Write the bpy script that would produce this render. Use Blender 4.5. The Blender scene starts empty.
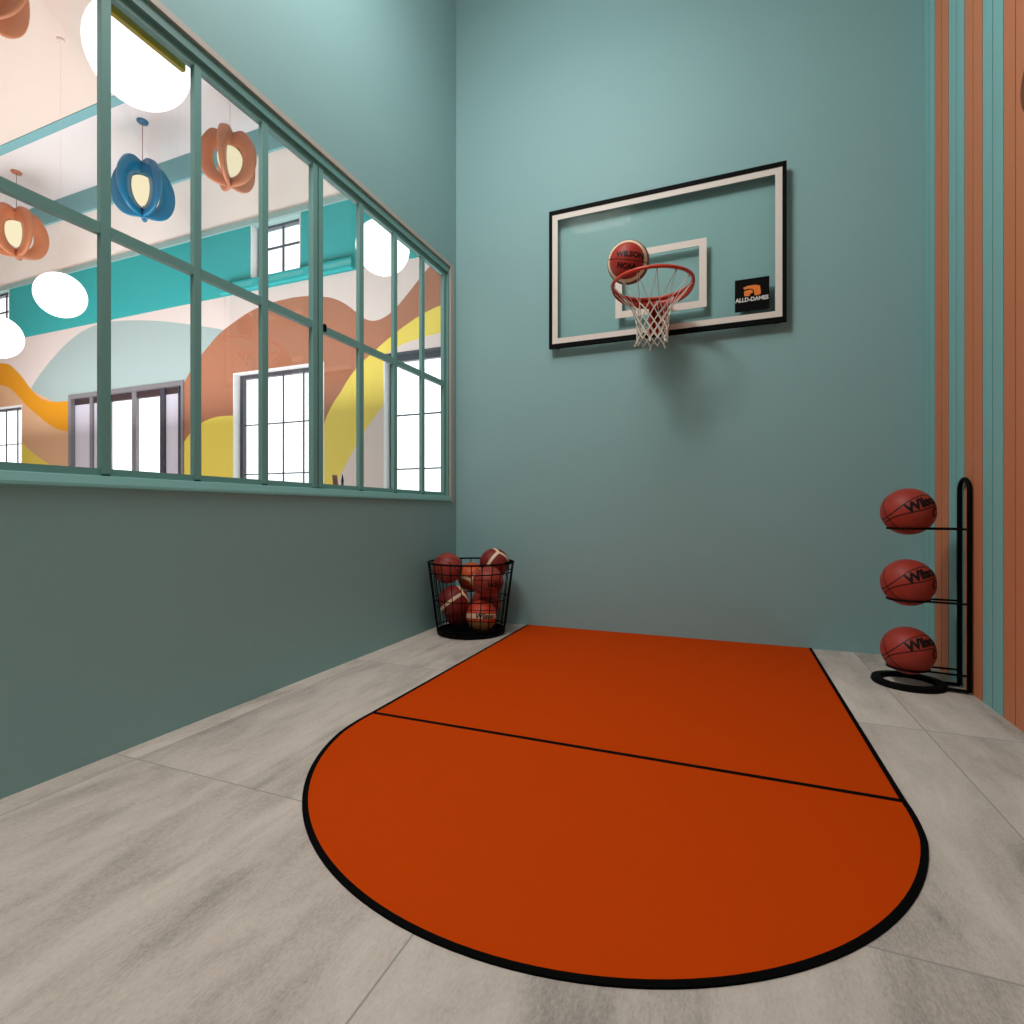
import bpy, bmesh, math, random
from mathutils import Vector, Matrix
from mathutils.geometry import delaunay_2d_cdt
random.seed(4)
PI = math.pi
scene = bpy.context.scene
COL = scene.collection

# ------------------------------------------------------------------ helpers
def lin(r, g, b):
    def f(v):
        v /= 255.0
        return v / 12.92 if v <= .04045 else ((v + .055) / 1.055) ** 2.4
    return (f(r), f(g), f(b), 1.0)

def new_mat(name):
    m = bpy.data.materials.new(name); m.use_nodes = True
    nt = m.node_tree
    for n in list(nt.nodes): nt.nodes.remove(n)
    out = nt.nodes.new('ShaderNodeOutputMaterial')
    return m, nt, out

class NT:
    """tiny wrapper for building math node graphs"""
    def __init__(s, nt): s.nt = nt
    def node(s, t, **kw):
        n = s.nt.nodes.new(t)
        for k, v in kw.items(): setattr(n, k, v)
        return n
    def link(s, a, b): s.nt.links.new(a, b)
    def m(s, op, a, b=None, c=None):
        n = s.nt.nodes.new('ShaderNodeMath'); n.operation = op
        for i, v in enumerate((a, b, c)):
            if v is None: continue
            if isinstance(v, (int, float)): n.inputs[i].default_value = v
            else: s.nt.links.new(v, n.inputs[i])
        return n.outputs[0]
    def below(s, v, w, soft):
        n = s.nt.nodes.new('ShaderNodeMapRange'); n.clamp = True
        s.nt.links.new(v, n.inputs[0])
        n.inputs[1].default_value = w - soft; n.inputs[2].default_value = w + soft
        n.inputs[3].default_value = 1; n.inputs[4].default_value = 0
        return n.outputs[0]
    def mix(s, fac, a, b):
        n = s.nt.nodes.new('ShaderNodeMix'); n.data_type = 'RGBA'
        for sock, v in ((n.inputs[0], fac), (n.inputs[6], a), (n.inputs[7], b)):
            if isinstance(v, (int, float, tuple)): sock.default_value = v
            else: s.nt.links.new(v, sock)
        return n.outputs[2]

def paint(name, rgb, rough=.6, spec=.3, noise=.03, scale=30, bump=0.0, metal=0.0):
    m, nt, out = new_mat(name); N = NT(nt)
    b = N.node('ShaderNodeBsdfPrincipled')
    b.inputs['Roughness'].default_value = rough
    b.inputs['Metallic'].default_value = metal
    b.inputs['Specular IOR Level'].default_value = spec
    tc = N.node('ShaderNodeTexCoord'); nz = N.node('ShaderNodeTexNoise')
    nz.inputs['Scale'].default_value = scale; nz.inputs['Detail'].default_value = 4
    N.link(tc.outputs['Object'], nz.inputs['Vector'])
    c = lin(*rgb)
    lo = tuple(v * (1 - noise) for v in c[:3]) + (1,); hi = tuple(min(1, v * (1 + noise)) for v in c[:3]) + (1,)
    N.link(N.mix(nz.outputs[0], lo, hi), b.inputs['Base Color'])
    if bump:
        bp = N.node('ShaderNodeBump'); bp.inputs['Strength'].default_value = bump; bp.inputs['Distance'].default_value = .002
        N.link(nz.outputs[0], bp.inputs['Height']); N.link(bp.outputs[0], b.inputs['Normal'])
    N.link(b.outputs[0], out.inputs[0])
    return m

def emitter(name, rgb, strength):
    m, nt, out = new_mat(name); N = NT(nt)
    e = N.node('ShaderNodeEmission'); e.inputs[0].default_value = lin(*rgb); e.inputs[1].default_value = strength
    N.link(e.outputs[0], out.inputs[0])
    return m

def glass_mat(name, tint=(253, 254, 254), ior=1.45, gain=.16):
    m, nt, out = new_mat(name); N = NT(nt)
    t = N.node('ShaderNodeBsdfTransparent'); t.inputs[0].default_value = lin(*tint)
    g = N.node('ShaderNodeBsdfGlossy'); g.inputs['Roughness'].default_value = .01
    fr = N.node('ShaderNodeFresnel'); fr.inputs[0].default_value = ior
    mx = N.node('ShaderNodeMixShader')
    N.link(N.m('MULTIPLY', fr.outputs[0], gain), mx.inputs[0]); N.link(t.outputs[0], mx.inputs[1]); N.link(g.outputs[0], mx.inputs[2])
    N.link(mx.outputs[0], out.inputs[0])
    return m

def obj(name, bm, mats, parent=None, smooth=False, loc=None):
    me = bpy.data.meshes.new(name)
    bmesh.ops.recalc_face_normals(bm, faces=bm.faces[:])
    bm.to_mesh(me); bm.free()
    for m in (mats if isinstance(mats, (list, tuple)) else [mats]): me.materials.append(m)
    if smooth:
        me.polygons.foreach_set('use_smooth', [True] * len(me.polygons))
    o = bpy.data.objects.new(name, me); COL.objects.link(o)
    if parent: o.parent = parent
    if loc: o.location = loc
    return o

def thing(name, label, cat, loc=(0, 0, 0), group=None):
    o = bpy.data.objects.new(name, None); COL.objects.link(o); o.location = loc
    o.empty_display_size = .1
    o['label'] = label; o['category'] = cat
    if group: o['group'] = group
    return o

def tag(o, label, cat, group=None, kind=None):
    o['label'] = label; o['category'] = cat
    if group: o['group'] = group
    if kind: o['kind'] = kind
    return o

def box(bm, x0, x1, y0, y1, z0, z1, mi=0, bev=0):
    vs = [bm.verts.new((x, y, z)) for x in (x0, x1) for y in (y0, y1) for z in (z0, z1)]
    fs = []
    for q in ((0, 1, 3, 2), (4, 6, 7, 5), (0, 4, 5, 1), (2, 3, 7, 6), (0, 2, 6, 4), (1, 5, 7, 3)):
        f = bm.faces.new([vs[i] for i in q]); f.material_index = mi; fs.append(f)
    if bev:
        es = list({e for f in fs for e in f.edges})
        bmesh.ops.bevel(bm, geom=es, offset=bev, segments=2, affect='EDGES', profile=.5)
    return bm

def boxes(*bs, bev=0):
    bm = bmesh.new()
    for b in bs: box(bm, *b, bev=bev)
    return bm

def tube(bm, pts, r, seg=10, closed=False, cap=True, radii=None):
    pts = [Vector(p) for p in pts]; n = len(pts)
    rings = []; prev = None
    for i, p in enumerate(pts):
        if closed: t = (pts[(i + 1) % n] - pts[i - 1]).normalized()
        elif i == 0: t = (pts[1] - p).normalized()
        elif i == n - 1: t = (p - pts[-2]).normalized()
        else: t = ((pts[i + 1] - p).normalized() + (p - pts[i - 1]).normalized()).normalized()
        if prev is None:
            a = Vector((0, 0, 1)) if abs(t.z) < .9 else Vector((1, 0, 0))
            u = t.cross(a).normalized()
        else:
            u = (prev - t * prev.dot(t)).normalized()
        prev = u; w = t.cross(u)
        rr = radii[i] if radii else r
        rings.append([bm.verts.new(p + (u * math.cos(2 * PI * k / seg) + w * math.sin(2 * PI * k / seg)) * rr) for k in range(seg)])
    m = n if closed else n - 1
    for i in range(m):
        a, b = rings[i], rings[(i + 1) % n]
        off = 0
        if closed and i == n - 1:
            off = min(range(seg), key=lambda s: (a[0].co - b[s].co).length)
        for k in range(seg):
            bm.faces.new((a[k], a[(k + 1) % seg], b[(k + 1 + off) % seg], b[(k + off) % seg]))
    if cap and not closed:
        bm.faces.new(rings[0][::-1]); bm.faces.new(rings[-1])
    return bm

def circle(c, r, n, z=None, a0=0, a1=2 * PI, full=True):
    k = n if full else n - 1
    return [(c[0] + r * math.cos(a0 + (a1 - a0) * i / k), c[1] + r * math.sin(a0 + (a1 - a0) * i / k), c[2] if z is None else z) for i in range(n)]

def lathe(bm, prof, c=(0, 0, 0), n=32, mi=0):
    rings = []
    for r, z in prof:
        if r < 1e-6: rings.append([bm.verts.new((c[0], c[1], c[2] + z))])
        else: rings.append([bm.verts.new((c[0] + r * math.cos(2 * PI * k / n), c[1] + r * math.sin(2 * PI * k / n), c[2] + z)) for k in range(n)])
    for a, b in zip(rings, rings[1:]):
        for k in range(n):
            q = [a[k % len(a)], a[(k + 1) % len(a)], b[(k + 1) % len(b)], b[k % len(b)]]
            q = list(dict.fromkeys(q))
            if len(q) > 2:
                f = bm.faces.new(q); f.material_index = mi
    return bm

def prism(bm, poly, d0, d1, axis='y', mi=0):
    """extrude a 2-D polygon; axis y: poly is (x,z); axis z: poly is (x,y)"""
    def P(u, v, d): return (u, d, v) if axis == 'y' else ((u, v, d) if axis == 'z' else (d, u, v))
    a = [bm.verts.new(P(u, v, d0)) for u, v in poly]; b = [bm.verts.new(P(u, v, d1)) for u, v in poly]
    n = len(poly)
    f1 = bm.faces.new(a); f2 = bm.faces.new(b[::-1]); f1.material_index = f2.material_index = mi
    for i in range(n):
        f = bm.faces.new((a[i], b[i], b[(i + 1) % n], a[(i + 1) % n])); f.material_index = mi
    return bm

def sphere(bm, r, c=(0, 0, 0), u=40, v=24):
    bmesh.ops.create_uvsphere(bm, u_segments=u, v_segments=v, radius=r, matrix=Matrix.Translation(c))
    return bm

def text_bm(body, size, offset=0.0, shear=0.0, spacing=1.0):
    cu = bpy.data.curves.new('lettering_curve', 'FONT')
    cu.body = body; cu.size = size; cu.offset = offset; cu.shear = shear; cu.space_character = spacing
    cu.align_x = 'CENTER'; cu.align_y = 'CENTER'; cu.resolution_u = 3
    o = bpy.data.objects.new('lettering_source', cu); COL.objects.link(o)
    dg = bpy.context.evaluated_depsgraph_get()
    me = o.evaluated_get(dg).to_mesh()
    bm = bmesh.new(); bm.from_mesh(me)
    o.evaluated_get(dg).to_mesh_clear()
    bpy.data.objects.remove(o); bpy.data.curves.remove(cu)
    return bm

# ------------------------------------------------------------------ materials
TEAL = (144, 182, 183)
M_teal = paint('teal_wall_paint', TEAL, .55, .25, .015, 60, .05)
M_dark = paint('dark_grey_paint', (70, 74, 76), .8)
M_tealframe = paint('teal_window_paint', (118, 166, 161), .45, .3, .01)
M_bead = paint('cream_edge_bead', (186, 177, 168), .5)
M_copper = paint('copper_board_paint', (204, 124, 84), .5, .3, .03, 20)
M_tealboard = paint('teal_board_paint', (132, 182, 180), .5, .3, .02, 20)
M_white = paint('white_plaster', (236, 234, 232), .7)
M_ceil = paint('grey_white_ceiling', (236, 224, 222), .8)
M_peach = paint('peach_plaster', (230, 208, 195), .8, .2)
M_black = paint('black_powder_coat', (5, 5, 5), .65, .1)
M_blackmatte = paint('black_line_paint', (6, 6, 6), .85, .05)
M_orange = paint('orange_court_paint', (194, 64, 4), .8, .03, .02, 8)
M_rim = paint('orange_red_rim_enamel', (205, 62, 42), .35, .5)
M_cream = paint('cream_white_stripe', (232, 220, 210), .5)
M_net = paint('white_net_cord', (226, 218, 206), .8, .2)
M_olive = paint('olive_yellow', (205, 182, 40), .5)
M_glass = glass_mat('clear_glass')
M_boardglass = glass_mat('backboard_glass', (252, 254, 253), 1.45, .03)
M_darkframe = paint('dark_grey_metal', (66, 64, 74), .4, .4)
M_greyframe = paint('mid_grey_metal', (128, 124, 128), .4, .4)
M_frost = paint('lavender_frosted_panel', (212, 208, 222), .35, .4)
M_bluelamp = paint('blue_lamp_enamel', (22, 112, 152), .35, .5)
M_copperlamp = paint('copper_lamp_enamel', (200, 122, 84), .4, .4)
M_bulb = emitter('warm_bulb', (255, 240, 200), 1.0)
M_globe = emitter('white_globe', (255, 255, 252), 2.2)
M_cordw = paint('pale_cord', (238, 226, 214), .7)
M_cordg = paint('grey_cord', (150, 120, 115), .7)
M_disc = paint('dark_copper_disc', (122, 58, 28), .45)
M_logo = paint('orange_logo', (236, 130, 52), .5)
M_logotext = paint('white_logo_text', (225, 222, 218), .5)
M_trimtrans = paint('grey_teal_trim', (150, 178, 174), .6)
M_beam = paint('blue_grey_beam', (122, 170, 174), .6)
M_chair = paint('brown_leather', (128, 44, 24), .4, .4)

def floor_mat():
    m, nt, out = new_mat('grey_concrete_tile'); N = NT(nt)
    b = N.node('ShaderNodeBsdfPrincipled'); b.inputs['Roughness'].default_value = .55
    b.inputs['Specular IOR Level'].default_value = .25
    tc = N.node('ShaderNodeTexCoord'); sp = N.node('ShaderNodeSeparateXYZ'); N.link(tc.outputs['Object'], sp.inputs[0])
    P = 1.305
    tx = N.m('DIVIDE', N.m('SUBTRACT', sp.outputs[0], .717), P); ty = N.m('DIVIDE', N.m('SUBTRACT', sp.outputs[1], 1.238), P)
    fx = N.m('FRACT', tx); fy = N.m('FRACT', ty)
    dx = N.m('MULTIPLY', N.m('MINIMUM', fx, N.m('SUBTRACT', 1.0, fx)), P)
    dy = N.m('MULTIPLY', N.m('MINIMUM', fy, N.m('SUBTRACT', 1.0, fy)), P)
    grout = N.below(N.m('MINIMUM', dx, dy), .0022, .0012)
    cell = N.node('ShaderNodeCombineXYZ'); N.link(N.m('FLOOR', tx), cell.inputs[0]); N.link(N.m('FLOOR', ty), cell.inputs[1])
    wn = N.node('ShaderNodeTexWhiteNoise'); wn.noise_dimensions = '3D'; N.link(cell.outputs[0], wn.inputs['Vector'])
    off = N.node('ShaderNodeVectorMath'); off.operation = 'SCALE'; N.link(wn.outputs['Color'], off.inputs[0]); off.inputs['Scale'].default_value = 37
    add = N.node('ShaderNodeVectorMath'); add.operation = 'ADD'; N.link(tc.outputs['Object'], add.inputs[0]); N.link(off.outputs[0], add.inputs[1])
    def nz(sx, sy, det, rough, dist=0):
        mp = N.node('ShaderNodeMapping'); mp.inputs['Scale'].default_value = (sx, sy, 1); N.link(add.outputs[0], mp.inputs[0])
        n = N.node('ShaderNodeTexNoise'); n.inputs['Scale'].default_value = 1; n.inputs['Detail'].default_value = det
        n.inputs['Roughness'].default_value = rough; n.inputs['Distortion'].default_value = dist
        N.link(mp.outputs[0], n.inputs['Vector']); return n.outputs[0]
    big = nz(2.9, .8, 5, .6, .5); mid = nz(13, 4, 6, .65, .4); fine = nz(190, 75, 6, .8)
    v = N.m('ADD', N.m('ADD', N.m('MULTIPLY', big, .5), N.m('MULTIPLY', mid, .22)), N.m('MULTIPLY', fine, .28))
    cr = N.node('ShaderNodeValToRGB'); N.link(v, cr.inputs[0])
    e = cr.color_ramp.elements
    e[0].position = .36; e[0].color = lin(140, 131, 124); e[1].position = .66; e[1].color = lin(226, 214, 204)
    k = e.new(.5); k.color = lin(198, 185, 175)
    tone = N.m('ADD', .94, N.m('MULTIPLY', wn.outputs['Value'], .12))
    vm = N.node('ShaderNodeVectorMath'); vm.operation = 'SCALE'; N.link(cr.outputs[0], vm.inputs[0]); N.link(tone, vm.inputs['Scale'])
    N.link(N.mix(grout, vm.outputs[0], lin(152, 146, 138)), b.inputs['Base Color'])
    bp = N.node('ShaderNodeBump'); bp.inputs['Strength'].default_value = .08; bp.inputs['Distance'].default_value = .002
    N.link(fine, bp.inputs['Height']); N.link(bp.outputs[0], b.inputs['Normal'])
    N.link(b.outputs[0], out.inputs[0])
    return m
M_floor = floor_mat()

def ball_mat(name, rgb, R, kind, rgb2=None, cream=(238, 204, 168)):
    """seams and coloured bands in the ball's own coordinates"""
    m, nt, out = new_mat(name); N = NT(nt)
    b = N.node('ShaderNodeBsdfPrincipled'); b.inputs['Roughness'].default_value = .5; b.inputs['Specular IOR Level'].default_value = .35
    tc = N.node('ShaderNodeTexCoord')
    nrm = N.node('ShaderNodeVectorMath'); nrm.operation = 'NORMALIZE'; N.link(tc.outputs['Object'], nrm.inputs[0])
    sp = N.node('ShaderNodeSeparateXYZ'); N.link(nrm.outputs[0], sp.inputs[0])
    x, y, z = sp.outputs
    ax = N.m('ABSOLUTE', x); az = N.m('ABSOLUTE', z)
    base = lin(*rgb)
    nz = N.node('ShaderNodeTexNoise'); nz.inputs['Scale'].default_value = 25; N.link(tc.outputs['Object'], nz.inputs['Vector'])
    colr = N.mix(nz.outputs[0], tuple(v * .86 for v in base[:3]) + (1,), tuple(v * 1.12 for v in base[:3]) + (1,))
    w, so = (.026 if kind == 'plain' else .020), .008
    if kind == 'plain':
        q = N.m('ABSOLUTE', N.m('SUBTRACT', N.m('ABSOLUTE', N.m('ADD', z, .02)), N.m('ADD', .07, N.m('MULTIPLY', N.m('MULTIPLY', x, x), .25))))
        seam = N.m('MAXIMUM', N.below(ax, w, so), N.below(q, w, so))
    elif kind == 'ringed':
        d = N.m('ABSOLUTE', N.m('SUBTRACT', ax, .47))
        if rgb2: colr = N.mix(N.below(ax, .3, .01), colr, lin(*rgb2))
        colr = N.mix(N.below(d, .125, .012), colr, lin(*cream))
        seam = N.m('MAXIMUM', N.below(az, w, so), N.below(ax, w, so))
        seam = N.m('MAXIMUM', seam, N.below(N.m('ABSOLUTE', N.m('SUBTRACT', d, .13)), .012, so))
    elif kind == 'forked':
        ang = N.m('ARCTAN2', y, x); t3 = N.m('MULTIPLY', ang, 3 / (2 * PI))
        fr = N.m('SUBTRACT', N.m('FRACT', N.m('ADD', t3, .5)), .5)
        rr = N.m('SQRT', N.m('ADD', N.m('MULTIPLY', x, x), N.m('MULTIPLY', y, y)))
        d = N.m('MULTIPLY', rr, N.m('ABSOLUTE', N.m('SINE', N.m('MULTIPLY', fr, 2 * PI / 3))))
        colr = N.mix(N.below(d, .115, .012), colr, lin(*cream))
        seam = N.m('MAXIMUM', N.below(N.m('ABSOLUTE', N.m('SUBTRACT', d, .12)), .012, so), N.below(az, w, so))
    else:                                                            # 'label': pale band with lettering
        if rgb2: colr = N.mix(N.below(z, -.38, .02), colr, lin(*rgb2))
        d = N.m('ABSOLUTE', z)
        colr = N.mix(N.below(d, .17, .012), colr, lin(*cream))
        e1 = N.m('ABSOLUTE', N.m('SUBTRACT', az, .36))
        seam = N.m('MAXIMUM', N.below(e1, .03, so), N.below(N.m('ABSOLUTE', y), w, so))
        seam = N.m('MAXIMUM', seam, N.below(N.m('ABSOLUTE', N.m('SUBTRACT', d, .175)), .012, so))
    N.link(N.mix(seam, colr, lin(28, 14, 12)), b.inputs['Base Color'])
    vo = N.node('ShaderNodeTexVoronoi'); vo.inputs['Scale'].default_value = 260; N.link(tc.outputs['Object'], vo.inputs['Vector'])
    hgt = N.m('SUBTRACT', N.m('MULTIPLY', vo.outputs['Distance'], .3), seam)
    bp = N.node('ShaderNodeBump'); bp.inputs['Strength'].default_value = .25; bp.inputs['Distance'].default_value = .002
    N.link(hgt, bp.inputs['Height']); N.link(bp.outputs[0], b.inputs['Normal'])
    N.link(b.outputs[0], out.inputs[0])
    return m

# ------------------------------------------------------------------ camera
FPX = 537.0; TH = math.atan(215 / 537.0); CAM = Vector((0, 0, .852))
cd = bpy.data.cameras.new('camera'); co = bpy.data.objects.new('camera', cd); COL.objects.link(co)
cd.sensor_width = 36; cd.lens = FPX / 1024 * 36; cd.clip_start = .02
co.location = CAM; co.rotation_euler = (PI / 2, 0, TH)
scene.camera = co

# ------------------------------------------------------------------ room shell
def struct(name, bm, mats, parent=None, smooth=False):
    o = obj(name, bm, mats, parent, smooth)
    if not parent: o['kind'] = 'structure'
    return o
XL, XR, YB = -2.0, 1.065, 3.8
YF = -2.6; ZC = 5.4; YH = 5.0; XH = -13.0; HC = 5.57; HS = 5.25; YREC = 3.79
struct('floor', boxes((XH - .2, XR + .3, YF - .2, YH + .2, -.1, 0)), M_floor)
struct('ceiling', boxes((XL - .072, XR + .3, YF - .2, YB + .2, ZC, ZC + .2)), M_dark)
struct('wall_back', boxes((XL, XR + .3, YB, YB + .2, 0, ZC)), M_teal)
struct('wall_front', boxes((XL, XR + .3, YF - .2, YF, 0, ZC)), M_dark)
# window opening in the left wall
W0, W1, WZ0, WZ1 = .14, 3.735, .929, 2.765
struct('wall_left', boxes((XL - .072, XL, YF - .2, YH, 0, WZ0), (XL - .072, XL, YF - .2, YH, WZ1, HC),
                          (XL - .072, XL, YF - .2, W0, WZ0, WZ1), (XL - .072, XL, W1, YH, WZ0, WZ1)), M_teal)
# right wall: backing and vertical boards in pairs, alternating teal and copper
bm = bmesh.new()
box(bm, XR + .012, XR + .3, YF, YB, 0, ZC, 2)
y = 3.795; k = 0
edges = []
y1 = 3.8; widths = [.18] + [.1985] * 40
for i, wd in enumerate(widths):
    y0 = y1 - wd
    half = wd / 2
    for h in range(2):
        a = y1 - h * half; b_ = a - half
        if b_ < YF: break
        box(bm, XR, XR + .02, b_ + .004, a - .004, 0, ZC, 0 if i % 2 == 0 else 1)
    # darker joint where the pairs meet is the gap between boards
    y1 = y0
struct('wall_right', bm, [M_tealboard, M_copper, paint('board_joint', (96, 74, 64), .8)])

# ------------------------------------------------------------------ interior window in the left wall
win = bpy.data.objects.new('window_1', None); COL.objects.link(win); win['kind'] = 'structure'
XF = -2.011                                                           # face of the outer frame
bm = bmesh.new()
box(bm, XL - .072, XF, W0, W1, WZ1 - .05, WZ1); box(bm, XL - .072, XF, W1 - .045, W1, WZ0, WZ1 - .05); box(bm, XL - .072, XF, W0, W0 + .045, WZ0, WZ1 - .05)
obj('window_frame', bm, M_tealframe, win)
GZ0, GZ1 = 1.004, 2.682
bm = bmesh.new()
SX0, SX1 = -2.056, -2.029
box(bm, SX0, SX1, W0 + .045, W1 - .045, GZ1, WZ1 - .05); box(bm, SX0, SX1, W0 + .045, W1 - .045, WZ0 + .04, GZ0)
box(bm, SX0, SX1, W1 - .085, W1 - .045, GZ0, GZ1); box(bm, SX0, SX1, W0 + .045, W0 + .085, GZ0, GZ1)
obj('sash_frame', bm, M_tealframe, win)
mull = [(.515, .036), (.868, .036), (1.221, .034), (1.573, .034), (1.921, .038), (2.641, .043), (2.996, .040), (3.342, .040)]
for yc, wd in mull:
    obj('mullion', boxes((SX0 + .008, SX1 + .006, yc - wd / 2, yc + wd / 2, GZ0 - .02, GZ1 + .01), bev=.003), M_tealframe, win)
    obj('mullion_foot', boxes((SX1 - .001, SX1 + .005, yc - wd / 2 + .006, yc + wd / 2 - .004, GZ0 - .032, GZ0 - .02)), paint('dark_teal_foot', (40, 72, 68), .6), win)
bm = bmesh.new(); box(bm, SX0 + .004, SX1 + .009, 2.234, 2.266, GZ0 - .02, GZ1 + .01); box(bm, SX0 + .004, SX1 + .009, 2.276, 2.308, GZ0 - .02, GZ1 + .01)
box(bm, SX0 + .01, SX1 - .012, 2.265, 2.277, GZ0 - .02, GZ1 + .01)
obj('double_mullion', bm, M_tealframe, win)['label'] = 'double stile where the two sashes meet'
ys = [W0 + .085] + [m for m, _ in mull[:5]] + [2.271] + [m for m, _ in mull[5:]] + [W1 - .085]
obj('transom', boxes((SX0 + .006, SX1 + .003, W0 + .085, W1 - .085, 1.823, 1.861)), M_tealframe, win)
obj('latch', boxes((SX1 + .004, SX1 + .02, 2.309, 2.324, 1.826, 1.866), bev=.003), M_black, win)['label'] = 'small black window latch'
for a, b_ in zip(ys, ys[1:]):
    obj('pane', boxes((-2.055, -2.050, a, b_, GZ0, GZ1)), M_glass, win)
# sill with a sloping front and rounded lower edge
prof = [(XL - .072, WZ0), (XL + .004, WZ0), (XL + .012, WZ0 + .008), (XL + .010, WZ0 + .018), (XL - .004, WZ0 + .046), (XL - .030, WZ0 + .050), (XL - .072, WZ0 + .05)]
bm = bmesh.new(); a = [bm.verts.new((x, W0, z)) for x, z in prof]; b_ = [bm.verts.new((x, W1 - .03, z)) for x, z in prof]
bm.faces.new(a); bm.faces.new(b_[::-1])
for i in range(len(prof)): bm.faces.new((a[i], b_[i], b_[(i + 1) % len(prof)], a[(i + 1) % len(prof)]))
obj('window_sill', bm, M_tealframe, win)
bm = bmesh.new(); box(bm, XL - .012, XL + .002, W0 - .02, W1 + .02, WZ1 - .004, WZ1 + .024); box(bm, XL - .012, XL + .004, W1 - .028, W1 + .024, WZ0 - .004, WZ1 - .004)
obj('edge_bead', bm, M_bead, win)['label'] = 'cream bead round the opening'
obj('olive_strip', boxes((-2.098, -2.076, 1.27, 1.56, 2.672, 2.705), bev=.003), M_olive, win)['label'] = 'short olive strip behind the window head'  # olive-yellow box along the head of one pane

# ------------------------------------------------------------------ hall beyond the window
MURAL = {
    'blue': [(-10.104, 2.791), (-9.922, 2.946), (-9.742, 3.075), (-9.491, 3.233), (-9.184, 3.395), (-8.839, 3.517), (-8.483, 3.574), (-8.204, 3.576), (-7.878, 3.552), (-7.358, 3.483), (-6.864, 3.39), (-6.394, 3.283), (-6.088, 3.211), (-5.894, 3.155), (-5.688, 3.079), (-5.688, 2.009), (-9.367, 2.244)] ,
    'brown': [(-6.693, 2.565), (-6.561, 2.724), (-6.394, 2.884), (-6.231, 3.009), (-6.034, 3.147), (-5.739, 3.274), (-5.52, 3.351), (-5.338, 3.388), (-5.16, 3.411), (-4.97, 3.42), (-4.783, 3.422), (-4.586, 3.405), (-4.408, 3.372), (-4.248, 3.331), (-4.105, 3.264), (-4.006, 3.198), (-3.909, 3.122), (-3.826, 3.054), (-3.745, 3.009), (-3.677, 2.991), (-3.61, 2.991), (-3.531, 3.009), (-3.445, 3.047), (-3.361, 3.106), (-3.284, 3.172), (-3.207, 3.242), (-3.119, 3.326), (-2.964, 3.466), (-2.824, 3.586), (-2.704, 3.681), (-2.704, 2.997), (-2.824, 2.972), (-2.958, 2.926), (-3.088, 2.879), (-3.22, 2.82), (-3.361, 2.75), (-3.517, 2.658), (-3.65, 2.572), (-3.799, 2.464), (-3.923, 2.363), (-4.034, 2.236), (-4.133, 2.095), (-4.219, 1.939), (-4.277, 1.687), (-4.349, 0.759), (-6.693, 0.746)] ,
    'yellow_right': [(-2.704, 3.071), (-2.824, 3.041), (-2.958, 3.006), (-3.088, 2.96), (-3.22, 2.901), (-3.361, 2.829), (-3.517, 2.741), (-3.65, 2.656), (-3.799, 2.56), (-3.923, 2.465), (-4.034, 2.35), (-4.133, 2.221), (-4.212, 2.135), (-4.283, 2.036), (-4.328, 1.958), (-4.357, 1.878), (-4.408, 1.694), (-4.437, 0.758), (-4.362, 0.934), (-4.234, 1.107), (-4.152, 1.232), (-4.049, 1.401), (-3.923, 1.585), (-3.799, 1.754), (-3.645, 1.928), (-3.531, 2.061), (-3.452, 2.308), (-3.478, 2.609), (-3.361, 2.662), (-3.195, 2.703), (-3.023, 2.731), (-2.824, 2.751), (-2.704, 2.755)] ,
    'yellow_left': [(-6.769, 1.652), (-6.674, 1.794), (-6.542, 1.919), (-6.394, 2.002), (-6.267, 2.046), (-6.123, 2.072), (-5.964, 2.078), (-5.688, 2.066), (-5.688, 0.5), (-6.769, 0.479)] ,
    'orange': [(-11.528, 3.279), (-11.177, 3.276), (-10.948, 3.264), (-10.78, 3.239), (-10.669, 3.208), (-10.532, 3.123), (-10.356, 2.996), (-10.236, 2.889), (-10.104, 2.775), (-9.973, 2.679), (-9.844, 2.606), (-9.666, 2.554), (-9.516, 2.53), (-9.367, 2.521), (-9.148, 2.517), (-8.886, 2.524), (-8.886, 2.073), (-9.148, 2.062), (-9.367, 2.092), (-9.578, 2.166), (-9.742, 2.245), (-9.87, 2.322), (-10.052, 2.42), (-10.209, 2.517), (-10.37, 2.632), (-10.505, 2.73), (-10.614, 2.803), (-10.738, 2.862), (-10.836, 2.893), (-10.948, 2.912), (-11.177, 2.932), (-11.528, 2.93)] ,
    'tan': [(-11.528, 3.046), (-11.177, 3.047), (-10.948, 3.026), (-10.397, 2.864), (-8.886, 2.287), (-8.886, 0.734), (-11.528, 0.719)] ,
    'yellow_low': [(-10.669, 2.166), (-10.505, 2.054), (-10.3, 1.925), (-10.13, 1.815), (-9.87, 1.688), (-9.666, 1.596), (-9.367, 1.487), (-9.124, 1.42), (-9.124, 0.583), (-10.669, 0.563)] ,
}
def smooth_poly(p):
    n = len(p); P = [Vector(q) for q in p]; out = []
    def corner(i):
        d0 = (P[i] - P[i - 1]); d1 = (P[(i + 1) % n] - P[i])
        return d0.length < 1e-6 or d1.length < 1e-6 or d0.angle(d1) > math.radians(38)
    cs = [corner(i) for i in range(n)]
    for i in range(n):
        j = (i + 1) % n; p1, p2 = P[i], P[j]
        p0 = P[i - 1] if not cs[i] else p1 - (p2 - p1)
        p3 = P[(j + 1) % n] if not cs[j] else p2 + (p2 - p1)
        L = (p2 - p1).length
        ns = 1 if (cs[i] and cs[j]) else 4
        for s in range(ns):
            t = s / ns
            out.append(.5 * ((2 * p1) + (p2 - p0) * t + (2 * p0 - 5 * p1 + 4 * p2 - p3) * t * t + (3 * p1 - p0 - 3 * p2 + p3) * t ** 3))
    return [(v.x, v.y) for v in out]
POLY = {k: smooth_poly([(x, z if z > .8 else .02) for x, z in v]) for k, v in MURAL.items()}
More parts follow.
